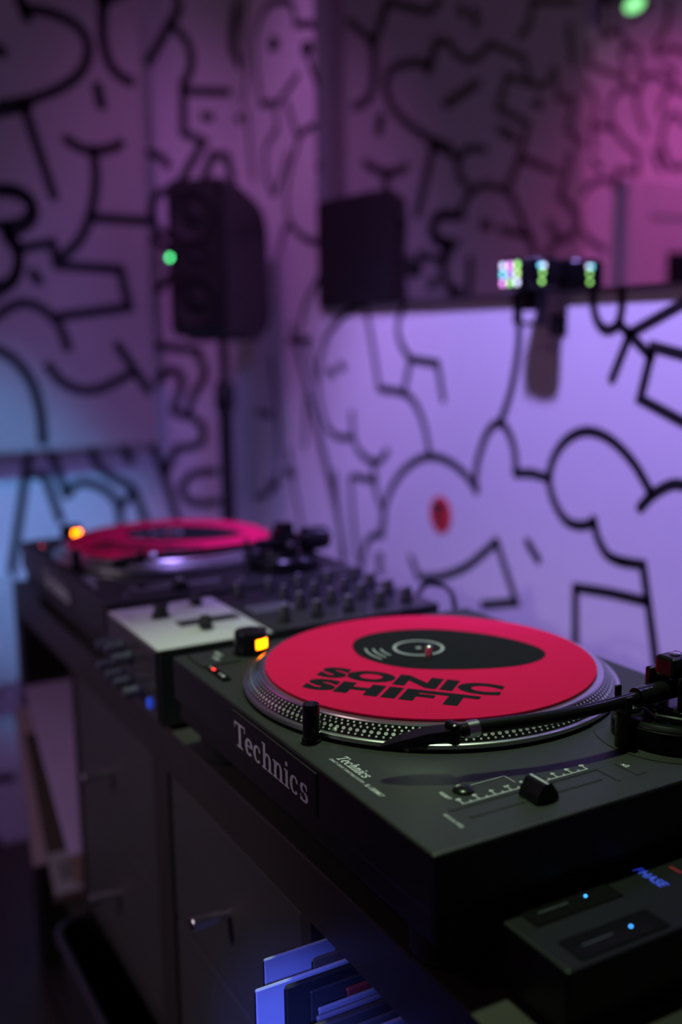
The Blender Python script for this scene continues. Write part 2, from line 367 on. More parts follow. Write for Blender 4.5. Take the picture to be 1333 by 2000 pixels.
# window on the end wall, seen only in the mirror ---------------------------------
c0 = mir_x((1213, 352), XE)
wn = thing('window_1', 'white framed dark window on the end wall, seen in the mirror', 'window', (XE, c0.y, c0.z-1.0)); wn['kind'] = 'structure'
b = B(); bx(b, 0, 0.035, -0.09, 0, 0, 1.0, 0.004); bx(b, 0, 0.035, -0.95, -0.86, 0, 1.0, 0.004); bx(b, 0, 0.035, -0.86, -0.09, 0.9, 1.0, 0.004); bx(b, 0, 0.035, -0.86, -0.09, 0.0, 0.09, 0.004)
obj('window_casing', b, WHITE, wn)
b = B(); bx(b, 0, 0.02, -0.18, -0.09, 0.09, 0.9, 0.003); bx(b, 0, 0.02, -0.86, -0.77, 0.09, 0.9, 0.003); bx(b, 0, 0.02, -0.77, -0.18, 0.80, 0.9, 0.003); bx(b, 0, 0.02, -0.77, -0.18, 0.09, 0.19, 0.003)
obj('window_sash', b, WHITE, wn)
b = B(); bx(b, 0.002, 0.008, -0.77, -0.18, 0.19, 0.80); obj('pane', b, PANE, wn)

# white radiator low on the end wall -----------------------------------------------
ra = at_x((41, 1342), XE+0.085); rtz = at_x((20, 1124), XE+0.085).z; rh = rtz-ra.z
rad = thing('panel_radiator', 'white panel radiator low on the end wall beside the shelf unit', 'radiator', (XE, ra.y, ra.z))
b = B(); bx(b, 0.045, 0.085, -0.80, 0, 0.012, rh-0.012, 0.006)
for k in range(24): y = -0.030-k*0.0325; bx(b, 0.083, 0.090, y-0.022, y, 0.035, rh-0.035, 0.003)
obj('radiator_panel', b, WHITE, rad)
b = B(); bx(b, 0.010, 0.084, -0.798, -0.002, rh-0.010, rh, 0.002); obj('top_grille', b, WHITE, rad)
for y in (-0.12, -0.68):
    b = B(); bx(b, 0.0005, 0.047, y-0.02, y, 0.06, rh-0.06); obj('wall_bracket', b, WHITE, rad)

# ------------------------------------------------------------------ mirror
mx0 = at_y((622, 602), YM); 
mr = thing('wall_mirror', 'large frameless mirror hung on the mural wall above the turntables', 'mirror', (mx0.x, YM, mx0.z))
b = B(); bx(b, 0, 2.0, 0.002, YW-YM-0.0005, 0, 1.20); obj('mirror_backing', b, EDGE, mr)
b = B(); bx(b, 0.002, 1.998, 0, 0.002, 0.002, 1.198); obj('mirror_glass', b, MIRROR, mr)

# ------------------------------------------------------------------ cube shelf unit
SX0, SX1, SY0, SY1 = -0.835, 0.665, 0.012, 0.402
TH = 0.052
colx = [(-0.783, -0.470), (-0.455, -0.119), (-0.069, 0.245), (0.262, 0.613)]
shelf = thing('cube_shelf_unit', 'long black cube shelf unit carrying the turntables and mixer', 'shelf', (0, 0, 0))
b = B(); bx(b, SX0, SX1, SY0, SY1, ZT-TH, ZT, 0.0015); obj('top_board', b, SHELF, shelf)
b = B(); bx(b, SX0, SX1, SY0, SY1, 0.0, TH, 0.0015); obj('bottom_board', b, SHELF, shelf)
for x in (SX0, SX1-0.05):
    b = B(); bx(b, x, x+0.05, SY0, SY1, TH, ZT-TH, 0.0015); obj('side_panel', b, SHELF, shelf)
for xa, xb in ((-0.470, -0.455), (-0.119, -0.069), (0.245, 0.262)):
    b = B(); bx(b, xa, xb, SY0+0.001, SY1, TH, ZT-TH, 0.001); obj('divider', b, SHELF, shelf)
zs = 0.345
for k, (xa, xb) in enumerate(colx):
    z_ = zs if k else 0.268
    b = B(); bx(b, xa, xb, SY0+0.001, SY1, z_, z_+0.016, 0.001); obj('shelf_board', b, SHELF, shelf)
b = B(); bx(b, SX0+0.05, SX1-0.05, SY1-0.012, SY1-0.001, TH, ZT-TH); obj('back_panel', b, SHELF, shelf)
for k, (xa, xb) in enumerate(colx[1:3]):
    dr = thing('drawer_insert', ['dark two-drawer insert beside the leaning record sleeves', 'dark two-drawer insert beside the upright record row'][k], 'drawers', (xa+0.003, SY0, zs+0.016), group='two-drawer inserts in the shelf unit')
    w = xb-xa-0.006; h = ZT-TH-zs-0.018
    b = B(); bx(b, 0, w, 0.022, 0.37, 0.001, h); obj('carcass', b, SHELF, dr)
    for j in range(2):
        z0 = 0.002+j*h/2; z1 = z0+h/2-0.004
        b = B(); bx(b, 0.001, w-0.001, 0.003, 0.021, z0, z1, 0.0015); d_ = obj('drawer_front', b, DRAWER, dr)
        zc = (z0+z1)/2+0.0
        b = B(); xk = w*0.50
        tube(b, [(xk, 0.003, zc), (xk, -0.006, zc), (xk, -0.008, zc), (xk, -0.034, zc), (xk, -0.035, zc)], [0.004, 0.004, 0.0065, 0.0065, 0.0055], 16); obj('knob', b, CHROME, d_, True)

# storage box poking out of the lower row
bxx = thing('storage_box', 'dark open plastic storage box poking out of the lower shelf row', 'box', (-0.449, -0.04, TH))
def rrect(x0, x1, y0, y1, r, n=6):
    out = []
    for cx, cy, a in ((x1-r, y1-r, 0), (x0+r, y1-r, 90), (x0+r, y0+r, 180), (x1-r, y0+r, 270)):
        for i in range(n+1):
            t = math.radians(a+90*i/n); out.append((cx+r*math.cos(t), cy+r*math.sin(t)))
    return out
def loft(bm, rings, close_first=False, close_last=False):
    R_ = [[bm.verts.new(q) for q in r] for r in rings]; n = len(R_[0])
    for a, c in zip(R_, R_[1:]):
        for i in range(n):
            j = (i+1) % n; bm.faces.new((a[i], a[j], c[j], c[i]))
    if close_first: bm.faces.new(R_[0][::-1])
    if close_last: bm.faces.new(R_[-1])
    return bm
hb = zs-TH-0.012
def rr(i, z, r): return [(x, y, z) for x, y in rrect(i, 0.322-i, i, 0.33-i, r)]
b = B(); loft(b, [rr(0.022, 0, 0.03), rr(0.002, hb-0.01, 0.035), rr(0.005, hb-0.01, 0.033), rr(0.024, 0.004, 0.03)], True, True); obj('box_body', b, BIN, bxx, True)
b = B(); loft(b, [rr(0.0015, hb-0.016, 0.035), rr(-0.003, hb-0.012, 0.038), rr(-0.003, hb-0.002, 0.038), rr(0.0, hb, 0.036), rr(0.006, hb, 0.033), rr(0.006, hb-0.010, 0.033)]); obj('rim', b, BIN, bxx, True)

# record sleeves ---------------------------------------------------
def sleeve_mat(i, col): return mat('sleeve_card_%d' % i, col, 0.6, bump=0.1, bscale=80, var=0.12, vscale=25)
def sleeve(name, label, loc, w, h, t, m, group, rot=(0, 0, 0), cat='record'):
    r = thing(name, label, cat, loc, 0, group); r.rotation_euler = rot
    b = B(); bx(b, 0, t, 0, w, 0, h, min(0.0012, t*0.3), 1); obj('card_sleeve', b, m, r)
    b = B(); bx(b, t*0.35, t*0.65, -0.0008, 0.001, 0.002, h-0.002); obj('sleeve_opening', b, RUBBER, r)
    return r
rec = [  # x, y front, height, thickness, colour, description
 (0.266, -0.030, 0.316, 0.0028, (0.45,0.47,0.60), 'pale blue record sleeve at the drawer end of the row'),
 (0.272, 0.030, 0.314, 0.0040, (0.16,0.13,0.11), 'dark taupe record sleeve set back behind the pale blue one'),
 (0.279, 0.005, 0.312, 0.0030, (0.13,0.10,0.09), 'brown record sleeve standing proud of the red one'),
 (0.286, 0.030, 0.310, 0.0035, (0.32,0.03,0.03), 'red record sleeve tucked behind the brown one'),
 (0.294, -0.050, 0.314, 0.0032, (0.55,0.56,0.66), 'white record sleeve sticking furthest out of the row'),
 (0.302, -0.030, 0.315, 0.0045, (0.02,0.02,0.022), 'black record sleeve with worn grey edges'),
 (0.311, -0.014, 0.311, 0.0035, (0.03,0.03,0.035), 'charcoal record sleeve between black and maroon ones'),
 (0.319, 0.012, 0.309, 0.0040, (0.28,0.03,0.03), 'maroon record sleeve set back in the row'),
 (0.328, -0.016, 0.308, 0.0030, (0.28,0.28,0.34), 'grey record sleeve behind the maroon one'),
 (0.337, -0.022, 0.309, 0.0032, (0.20,0.18,0.22), 'slate record sleeve in the middle of the row'),
 (0.347, -0.042, 0.312, 0.0060, (0.06,0.05,0.05), 'thick near-black record sleeve with a rounded edge'),
 (0.358, -0.026, 0.309, 0.0034, (0.10,0.09,0.10), 'dark grey record sleeve behind the two-tone sleeve'),
 (0.368, -0.020, 0.310, 0.0034, (0.46,0.48,0.62), 'pale blue two-tone record sleeve facing the near end'),
]
for i, (x, y, h, t, c, lb) in enumerate(rec):
    sleeve('record_sleeve', lb, (x, y, zs+0.0165), 0.312, h, t, sleeve_mat(i, c), 'record sleeves upright in the shelf unit', rot=(0, 0, 0))
# leaning sleeves in the far open compartment
lean = [
 (-0.709, -0.010, D-0.553, 15.5, 0.262, (0.85,0.55,0.75), 'pinkish sleeve leaning nearest the far side panel of the shelf'),
 (-0.575, -0.006, D-0.553, 33.0, 0.270, (0.10,0.06,0.06), 'dark sleeve with a small barcode label leaning in the far compartment'),
 (-0.484, 0.006, D-0.480, 50.0, 0.312, (0.22,0.12,0.12), 'thin brown sleeve leaning just under the wide pale sleeve'),
 (-0.479, -0.002, D-0.432, 54.5, 0.312, (0.55,0.36,0.72), 'wide pale sleeve lying on top of the leaning sleeves'),
]
for i, (x, y, z, a, h, c, lb) in enumerate(lean):
    s_ = sleeve('leaning_sleeve', lb, (x, y, z), 0.312, h, 0.004, sleeve_mat(40+i, c), 'record sleeves leaning in the far compartment', rot=(0, -math.radians(a), 0))
    if i == 1:
        b = B(); bx(b, 0.0041, 0.0046, 0.001, 0.045, 0.012, 0.075); lb_ = obj('barcode_label', b, mat('label_paper', (0.45, 0.38, 0.5), 0.6), s_)
        b = B()
        for k in range(9): bx(b, 0.0047, 0.0049, 0.012, 0.036, 0.030+k*0.0036, 0.030+k*0.0036+(0.0010, 0.0020)[k % 2])
        obj('barcode_bars', b, INK, lb_)

# ------------------------------------------------------------------ serif lettering for the turntable badge
def serif_word(word, h):
    """returns bmesh in the XY plane, x-height about 0.68 h"""
    bm = B(); x = 0.0; f = lambda u, v: Vector((u*h, v*h, 0)); ST = 0.155; TN = 0.075
    def rec_(a, b_, c, d): bm.faces.new([bm.verts.new(f(*q)) for q in ((a, c), (b_, c), (b_, d), (a, d))])
    def arc(cx, cy, rx, ry, a0, a1, w0, w1, n=18):
        for i in range(n):
            t0 = math.radians(a0+(a1-a0)*i/n); t1 = math.radians(a0+(a1-a0)*(i+1)/n); q = []
            for t in (t0, t1):
                w = w0+(w1-w0)*abs(math.cos(t)); q.append(((cx+(rx-w/2)*math.cos(t), cy+(ry-w/2)*math.sin(t)), (cx+(rx+w/2)*math.cos(t), cy+(ry+w/2)*math.sin(t))))
            bm.faces.new([bm.verts.new(f(*s)) for s in (q[0][0], q[0][1], q[1][1], q[1][0])])
    XH = 0.68
    for ch in word:
        if ch == 'T':
            rec_(x, x+0.80, 0.92, 1.0); rec_(x, x+0.06, 0.74, 0.92); rec_(x+0.74, x+0.80, 0.74, 0.92)
            rec_(x+0.32, x+0.48, 0.07, 0.92); rec_(x+0.18, x+0.62, 0, 0.07); x += 0.80
        elif ch in 'ec':
            arc(x+0.27, XH/2, 0.20, XH/2-0.035, 45 if ch == 'c' else 0, 318, TN, ST)
            if ch == 'e': rec_(x+0.12, x+0.52, XH*0.50, XH*0.50+0.065)
            else: rec_(x+0.36, x+0.48, XH*0.66, XH*0.86)
            x += 0.60
        elif ch in 'hn':
            top = 1.02 if ch == 'h' else XH
            rec_(x+0.08, x+0.08+ST, 0.07, top); rec_(x, x+0.08, top-0.07, top); rec_(x, x+0.31, 0, 0.07)
            arc(x+0.36, XH-0.24, 0.165, 0.205, 0, 165, TN, ST); rec_(x+0.45, x+0.45+ST-0.005, 0.07, XH-0.24); rec_(x+0.37, x+0.68, 0, 0.07); x += 0.73
        elif ch == 'i':
            rec_(x+0.08, x+0.08+ST, 0.07, XH); rec_(x, x+0.08, XH-0.07, XH); rec_(x, x+0.31, 0, 0.07)
            arc(x+0.155, 0.90, 0.045, 0.045, 0, 360, 0.09, 0.09, 12); x += 0.36
        elif ch == 's':
            arc(x+0.24, XH*0.73, 0.15, XH*0.225, 20, 262, TN, ST); arc(x+0.24, XH*0.27, 0.17, XH*0.235, 82, -160, TN, ST)
            rec_(x+0.02, x+0.08, 0.0, 0.22); rec_(x+0.37, x+0.43, XH-0.22, XH); x += 0.5
    return bm

# ------------------------------------------------------------------ turntable
def make_turntable():
    t = thing('turntable', 'black direct drive turntable with lit strobe', 'turntable', (0, 0, ZT), group='pair of black turntables')
    O = (0, 0, D-ZT)
    def part(name, bm, m, parent=None, sm=False):
        return obj(name, bm, m, parent or t, sm, O if parent is None else None)
    b = B(); bx(b, 0, 0.453, 0, 0.353, -0.042, 0, 0.0022, 2); deck = part('deck', b, DECK)
    b = B(); bx(b, 0.004, 0.449, 0.004, 0.349, -0.064, -0.0425, 0.003); part('base', b, RUBBER)
    for x, y in ((0.413, 0.043), (0.04, 0.043), (0.04, 0.31), (0.413, 0.31)):
        prof = [(0.024, -0.095), (0.029, -0.094)]
        for k in range(6): z = -0.092+k*0.0034; prof += [(0.030, z), (0.030, z+0.0020), (0.0288, z+0.0024), (0.0288, z+0.0030)]
        prof += [(0.027, -0.070), (0.027, -0.0645)]
        b = B(); lathe(b, prof, 40, (x, y, 0)); part('foot', b, RUBBER, None, True)
    # front badge
    b = B(); bx(b, 0.150, 0.304, -0.0012, 0.001, -0.038, -0.005, 0.0004, 1); bd = part('badge_plate', b, DECK)
    bm = serif_word('Technics', 1.0); fit(bm, 0.156, 0.292, -0.0345, -0.0125, lambda u, v: (u, -0.0017, v)); part('badge_lettering', bm, PRINT, bd, 'flat')
    bm = serif_word('Technics', 1.0); fit(bm, 0.297, 0.338, 0.0185, 0.0275, lambda u, v: (u+0.25*(v-0.0185), v, 0.0004))
    merge(bm, fit(text_bm('DIRECT DRIVE TURNTABLE SYSTEM', 1), 0.297, 0.345, 0.0135, 0.0160, lambda u, v: (u, v, 0.0004)))
    merge(bm, fit(text_bm('SL-1200MK7', 1, bold=0.01, shear=0.2), 0.348, 0.370, 0.0132, 0.0170, lambda u, v: (u, v, 0.0004)))
    part('deck_lettering', bm, PRINT, deck, 'flat')
    # platter
    cx, cy = 0.1875, 0.175
    b = B(); lathe(b, [(0.160, 0.0008), (0.1645, 0.0015), (0.166, 0.003), (0.166, 0.0060), (0.1650, 0.0068), (0.1630, 0.0068), (0.1528, 0.0160), (0.1520, 0.0170), (0.1475, 0.0175), (0.146, 0.0170), (0.02, 0.0168)], 128, (cx, cy, 0)); pl = part('platter', b, SILVER, None, True)
    def band(rr_, off): # point on the bevel; 0 at outer, 1 at inner edge
        r = 0.1630+(0.1528-0.1630)*rr_; z = 0.0068+(0.0160-0.0068)*rr_; n = Vector((0.67, 0.74)); return r+n.x*off, z+n.y*off
    b = B(); lathe(b, [band(0.02, 0.0002), band(0.98, 0.0002)], 128, (cx, cy, 0), cap=False); part('strobe_band', b, GLOSS, pl, True)
    b = B(); nd = 180
    for row, (s, ra, rl) in enumerate(((0.16, 0.0010, 0.0010), (0.39, 0.0017, 0.00155), (0.64, 0.0010, 0.0011), (0.85, 0.0010, 0.0010))):
        n_ = nd + (0, -6, 3, 8)[row]
        for i in range(n_):
            a = 2*math.pi*i/n_; r, z = band(s, 0.0005); ta = Vector((-math.sin(a), math.cos(a), 0)); ra_ = Vector((math.cos(a)*0.74, math.sin(a)*0.74, -0.67))
            c = Vector((cx+r*math.cos(a), cy+r*math.sin(a), z))
            b.faces.new([b.verts.new(c+ta*ra*math.cos(k*math.pi/4)+ra_*rl*math.sin(k*math.pi/4)) for k in range(8)])
    so = part('strobe_dots', b, DOT, pl, 'flat'); so['kind'] = 'stuff'
    b = B(); lathe(b, [(0.0035, 0.016), (0.0035, 0.029), (0.0030, 0.0315), (0.0015, 0.0325)], 20, (cx, cy, 0)); part('spindle', b, CHROME, pl, True)
    # start/stop, speed buttons
    b = B(); bx(b, 0.009, 0.049, 0.012, 0.052, -0.001, 0.0022, 0.0008); ss = part('start_stop_button', b, DECK)
    b = B(); merge(b, fit(text_bm('START', 1, bold=0.02), 0.016, 0.031, 0.037, 0.041, lambda u, v: (u, v, 0.0025))); merge(b, fit(text_bm('STOP', 1, bold=0.02), 0.028, 0.041, 0.030, 0.034, lambda u, v: (u, v, 0.0025))); part('button_lettering', b, PRINT, ss, 'flat')
    for k, x in enumerate((0.052, 0.075)):
        b = B(); bx(b, x, x+0.021, 0.014, 0.022, -0.001, 0.0022, 0.0006); sb = part('speed_button', b, GLOSS)
        b = B(); bx(b, x+0.010, x+0.014, 0.0165, 0.0190, 0.002, 0.0026, 0.0002, 1); part('speed_light', b, REDLED if k == 0 else PRINT, sb)
        b = B(); merge(b, fit(text_bm(('33', '45')[k], 1), x+0.002, x+0.0065, 0.0165, 0.0195, lambda u, v: (u, v, 0.0024))); part('speed_number', b, PRINT, sb, 'flat')
    # strobe tower with power dial
    sx, sy = 0.028, 0.072
    b = B(); lathe(b, [(0.0165, 0.0), (0.0165, 0.020), (0.0155, 0.0225), (0.0130, 0.0230)], 40, (sx, sy, 0)); st = part('strobe_tower', b, BLACKM, None, True)
    ang = math.atan2(cy-sy-0.05, cx-sx)
    b = B()
    g0, g1 = ang-0.42, ang+0.42; rows = []
    for z in (0.0075, 0.0165): rows.append([b.verts.new((sx+0.0169*math.cos(g0+(g1-g0)*i/8), sy+0.0169*math.sin(g0+(g1-g0)*i/8), z)) for i in range(9)])
    for i in range(8): b.faces.new((rows[0][i], rows[0][i+1], rows[1][i+1], rows[1][i]))
    part('strobe_window', b, AMBER, st)
    b = B(); merge(b, fit(text_bm('POWER', 1, bold=0.02), 0.026, 0.042, 0.044, 0.0475, lambda u, v: (u, v, 0.0004))); part('power_lettering', b, PRINT, deck, 'flat')
    # pop-up stylus lamp
    b = B(); lathe(b, [(0.0078, 0.0), (0.0078, 0.002), (0.0066, 0.0025), (0.0066, 0.0290), (0.0060, 0.0300), (0.004, 0.0302)], 28, (0.259, 0.019, 0)); part('stylus_lamp', b, GLOSS, None, True)
    # pitch control
    b = B(); bx(b, 0.4085, 0.411, 0.042, 0.170, -0.001, 0.0005); bx(b, 0.411, 0.432, 0.1675, 0.170, -0.001, 0.0005); part('pitch_frame_groove', b, RUBBER)
    b = B(); bx(b, 0.4225, 0.4255, 0.047, 0.160, -0.001, 0.0006, 0.0005, 1); part('pitch_slot', b, RUBBER)
    b = B(); prism(b, [(-0.013, 0), (0.013, 0), (0.011, 0.005), (0.0045, 0.012), (-0.0045, 0.012), (-0.011, 0.005)], lambda u, v, h: Vector((0.424+h, 0.104+u*0.75, v+0.0008)), -0.0095, 0.0095); pk = part('pitch_fader', b, BLACKM)
    b = B(); bx(b, 0.415, 0.433, 0.1033, 0.1047, 0.0126, 0.0133); part('fader_line', b, PRINT, pk)
    b = B()
    bx(b, 0.4066, 0.4073, 0.054, 0.163, 0.0002, 0.0006)
    for k in range(17):
        y = 0.055+k*0.0067; l = 0.0042 if k % 2 == 0 else 0.0022
        bx(b, 0.4066-l, 0.4068, y-0.0004, y+0.0004, 0.0002, 0.0006)
    for k, s in enumerate(('8', '6', '4', '2', '0', '2', '4', '6', '8')):
        y = 0.055+k*0.0134; merge(b, fit(text_bm(s, 1, bold=0.03), 0.3985, 0.4015, y-0.0012, y+0.0026, lambda u, v: (u, v, 0.0005)))
    part('pitch_scale', b, PRINT, deck, 'flat')
    b = B(); merge(b, fit(text_bm('PITCH ADJ.', 1, bold=0.02), 0.413, 0.434, 0.0335, 0.0365, lambda u, v: (u, v, 0.0005))); part('pitch_lettering', b, PRINT, deck, 'flat'); b = B(); merge(b, fit(text_bm('RESET', 1, bold=0.02), 0.385, 0.397, 0.0500, 0.0530, lambda u, v: (u, v, 0.0005)))
    part('reset_lettering', b, PRINT, deck, 'flat'); b = B(); merge(b, fit(text_bm('x2', 1, bold=0.02), 0.413, 0.419, 0.188, 0.192, lambda u, v: (u, v, 0.0005)))
    part('range_lettering', b, PRINT, deck, 'flat'); b = B(); bx(b, 0.3860, 0.3864, 0.075, 0.105, 0.0002, 0.0006); bx(b, 0.3860, 0.398, 0.1046, 0.1050, 0.0002, 0.0006); part('reset_bracket_line', b, PRINT, deck, 'flat')
    b = B(); bx(b, 0.410, 0.432, 0.1855, 0.1872, -0.0005, 0.0005); bx(b, 0.430, 0.432, 0.1872, 0.195, -0.0005, 0.0005); part('range_button', b, RUBBER)
    b = B(); lathe(b, [(0.0075, 0), (0.0075, 0.0010), (0.0060, 0.0024), (0.003, 0.0028)], 28, (0.390, 0.067, 0)); part('reset_button', b, BLACKM, None, True)
    # tonearm base
    px, py = 0.390, 0.266
    b = B(); lathe(b, [(0.0605, 0.0), (0.0605, 0.0006), (0.0595, 0.0006), (0.0595, 0.0003)], 72, (px, py, 0)); part('tonearm_plate', b, DECK, None, True)
    prof = [(0.046, 0.0004)]
    for k in range(7): z = 0.002+k*0.0022; prof += [(0.0475, z), (0.0475, z+0.0012), (0.0466, z+0.0015), (0.0466, z+0.002)]
    prof += [(0.046, 0.018), (0.043, 0.0205), (0.040, 0.0195), (0.036, 0.0190)]
    b = B(); lathe(b, prof, 96, (px, py, 0)); tb = part('height_ring', b, BLACKM, None, True)
    b = B(); bx(b, px-0.032, px-0.010, py-0.034, py-0.022, 0.0190, 0.0235, 0.002); part('anti_skate_dial', b, DECK, tb)
    b = B(); tube(b, [(px-0.034, py-0.030, 0.0205), (px-0.016, py-0.020, 0.0225), (px+0.012, py-0.030, 0.0225), (px+0.026, py-0.018, 0.0215)], 0.0026, 8); part('cue_lever', b, BLACKM, tb, True)
    # gimbal
    b = B()
    for s in (-1, 1): bx(b, px-0.002+s*0.0165-0.0035, px-0.002+s*0.0165+0.0035, py-0.011, py+0.011, 0.019, 0.050, 0.002)
    bx(b, px-0.022, px+0.018, py-0.012, py+0.012, 0.0185, 0.0240, 0.002)
    gm = part('gimbal_bracket', b, BLACKM)
    b = B(); bx(b, px-0.012, px+0.008, py-0.0115, py+0.0115, 0.046, 0.0625, 0.003); cp = part('gimbal_cap', b, BLACKM, gm)
    b = B(); lathe(b, [(0.0042, 0.0624), (0.0042, 0.0636), (0.0030, 0.0640)], 20, (px-0.002, py, 0)); part('cap_screw', b, CHROME, gm, True)
    b = B(); tube(b, [(px+0.0180, py, 0.036), (px+0.0195, py, 0.036)], [0.0042, 0.0036], 20); part('pivot_screw', b, CHROME, gm, True)
    # arm
    arm = smooth_line([(0.388, 0.300, 0.036), (0.388, 0.262, 0.036), (0.3885, 0.215, 0.0355), (0.388, 0.172, 0.035), (0.3825, 0.135, 0.0345), (0.3745, 0.105, 0.034), (0.3705, 0.088, 0.0335), (0.369, 0.080, 0.033)], 5)
    b = B(); tube(b, arm, 0.0049, 14); ar = part('tonearm', b, BLACKM, None, True)
    b = B(); tube(b, [(0.388, 0.272, 0.036), (0.3885, 0.226, 0.0357)], 0.0075, 18); part('arm_sleeve', b, BLACKM, ar, True)
    b = B(); tube(b, [(0.3715, 0.0925, 0.0337), (0.3698, 0.0845, 0.0333)], 0.0060, 20); part('locking_collar', b, CHROME, ar, True)
    b = B(); bx(b, 0.3618, 0.3742, 0.0700, 0.0765, 0.0245, 0.0405, 0.0018); tube(b, [(0.369, 0.0845, 0.0333), (0.3682, 0.074, 0.0325)], 0.0040, 14); hs = part('headshell_mount', b, BLACKM, ar)
    b = B()
    sec = [(0.0, 0.0085, 0.0290, 0.0360), (0.35, 0.0090, 0.0265, 0.0345), (0.7, 0.0078, 0.0245, 0.0300), (0.92, 0.0045, 0.0235, 0.0262), (1.0, 0.0012, 0.0235, 0.0245)]
    h0, h1 = Vector((0.3660, 0.0740)), Vector((0.3445, 0.0290)); hd = (h1-h0).normalized(); hn = Vector((hd.y, -hd.x))
    def hp(k, o, z): q_ = h0+(h1-h0)*k+hn*o; return (q_.x, q_.y, z)
    loft(b, [[hp(k, -w, z0), hp(k, w, z0), hp(k, w*0.8, z1), hp(k, -w*0.8, z1)] for k, w, z0, z1 in sec], True, True); hsh = part('headshell', b, BLACKM, ar)
    b = B(); bx(b, 0.3500, 0.3580, 0.0440, 0.0600, 0.0200, 0.0250, 0.001); part('cartridge', b, GLOSS, hsh)
    # arm rest
    b = B(); tube(b, [(0.3885, 0.2135, 0.0), (0.3885, 0.2135, 0.026)], 0.0055, 16); bx(b, 0.3825, 0.3945, 0.2105, 0.2165, 0.024, 0.0308, 0.001); bx(b, 0.3815, 0.3838, 0.2105, 0.2165, 0.028, 0.0465, 0.001); bx(b, 0.3935, 0.3955, 0.2105, 0.2165, 0.028, 0.0405, 0.001); part('arm_rest', b, RUBBER)
    # counterweight
    b = B(); tube(b, [(0.388, 0.292, 0.036), (0.388, 0.294, 0.036), (0.388, 0.318, 0.036), (0.388, 0.330, 0.036)], [0.013, 0.0165, 0.0165, 0.015], 28); cw = part('counterweight', b, BLACKM, ar, True)
    return t

def make_slipmat():
    t = thing('slipmat', 'red felt slipmat', 'slipmat', (0, 0, 0), group='red felt slipmats')
    b = B(); lathe(b, [(0.0042, 0.0020), (0.0042, 0.0), (0.140, 0.0), (0.1464, 0.0002), (0.1464, 0.0016), (0.1458, 0.0020), (0.0042, 0.0020)], 128, cap=False); bmesh.ops.remove_doubles(b, verts=b.verts[:], dist=1e-6); obj('felt_disc', b, RED, t, True)
    f = lambda u, v: Vector((u, v, 0.0022)); f2 = lambda u, v: Vector((u, v, 0.0024))
    # plain black teardrop standing in for the printed figure, with a record label ring
    b = B(); cu, cv, R_ = -0.018, 0.030, 0.060
    pts = smooth_line([(-0.082, 0.030), (-0.066, 0.068), (-0.022, 0.092), (0.036, 0.090), (0.082, 0.068), (0.097, 0.040), (0.082, 0.008), (0.042, -0.017), (-0.012, -0.031), (-0.060, -0.013)], 8, closed=True)
    b.faces.new([b.verts.new(f(*q)) for q in pts]); obj('printed_figure', b, FELTINK, t, 'flat')
    b = B(); ribbon(b, [(cu+0.0225*math.cos(2*math.pi*i/40), cv-0.002+0.0225*math.sin(2*math.pi*i/40)) for i in range(40)], 0.0030, f2, closed=True)
    disc(b, (cu, cv-0.002), 0.0028, 0.0028, f2)
    for k, r in enumerate((0.036, 0.043, 0.050)):
        ribbon(b, [(cu+r*math.cos(math.radians(a)), cv+r*math.sin(math.radians(a))) for a in range(208-k*2, 242+k*3, 4)], 0.0018, f2)
    obj('printed_record_lines', b, GREYINK, t, 'flat')
    b = text_bm('SONIC', 1, bold=0.062, spacing=1.06); fit(b, -0.079, 0.080, -0.0765, -0.0490, f)
    merge(b, fit(text_bm('SHIFT', 1, bold=0.062, spacing=1.06), -0.079, 0.067, -0.1085, -0.0810, f)); obj('printed_lettering', b, FELTINK, t, 'flat')
    return t

TT2X = -0.683
tt1 = make_turntable(); tt1['label'] = 'black turntable above the upright record row, beside the wireless receiver'
tt2 = copy_tree(tt1); tt2.location = (TT2X, 0, ZT); tt2['label'] = 'black turntable by the speaker stand, past the mixer'
sm1 = make_slipmat(); sm1.location = (0.1875, 0.175, D+0.0176); sm1.rotation_euler = (0, 0, math.radians(40)); sm1['label'] = 'red felt slipmat with legible black lettering, on the turntable by the record row'
sm2 = copy_tree(sm1); sm2.location = (TT2X+0.1875, 0.175, D+0.0176); sm2.rotation_euler = (0, 0, math.radians(44)); sm2['label'] = 'red felt slipmat on the turntable by the speaker stand'

# ------------------------------------------------------------------ mixer
MX0, MX1, MZ = -0.222, -0.046, D-0.006
mixer = thing('dj_mixer', 'black two channel mixer with white crossfader plate between the turntables', 'mixer', (MX0, 0.002, ZT))
w = MX1-MX0; H = MZ-ZT
b = B(); bx(b, 0, w, 0, 0.345, 0.006, H-0.002, 0.002); obj('mixer_body', b, MIXER, mixer)
for x, y in ((0.02, 0.03), (w-0.02, 0.03), (0.02, 0.31), (w-0.02, 0.31)):
    b = B(); lathe(b, [(0.010, 0), (0.010, 0.006)], 20, (x, y, 0)); obj('foot', b, RUBBER, mixer)
b = B(); bx(b, 0.0, w, -0.001, 0.128, H-0.002, H, 0.0006, 1); plate = obj('crossfader_plate', b, WHITEPLATE, mixer)
b = B(); bx(b, 0.0, w, 0.130, 0.345, H-0.002, H+0.001, 0.0006, 1); obj('control_plate', b, MIXER, mixer)
b = B(); bx(b, 0.004, w-0.004, -0.003, 0.001, 0.010, H-0.003, 0.0006, 1); obj('front_plate', b, mat('mixer_front', (0.05, 0.05, 0.055), 0.3), mixer)
b = B(); bx(b, 0.085, 0.108, 0.050, 0.122, H, H+0.0008, 0.0003, 1); obj('fader_window', b, MIXER, plate)
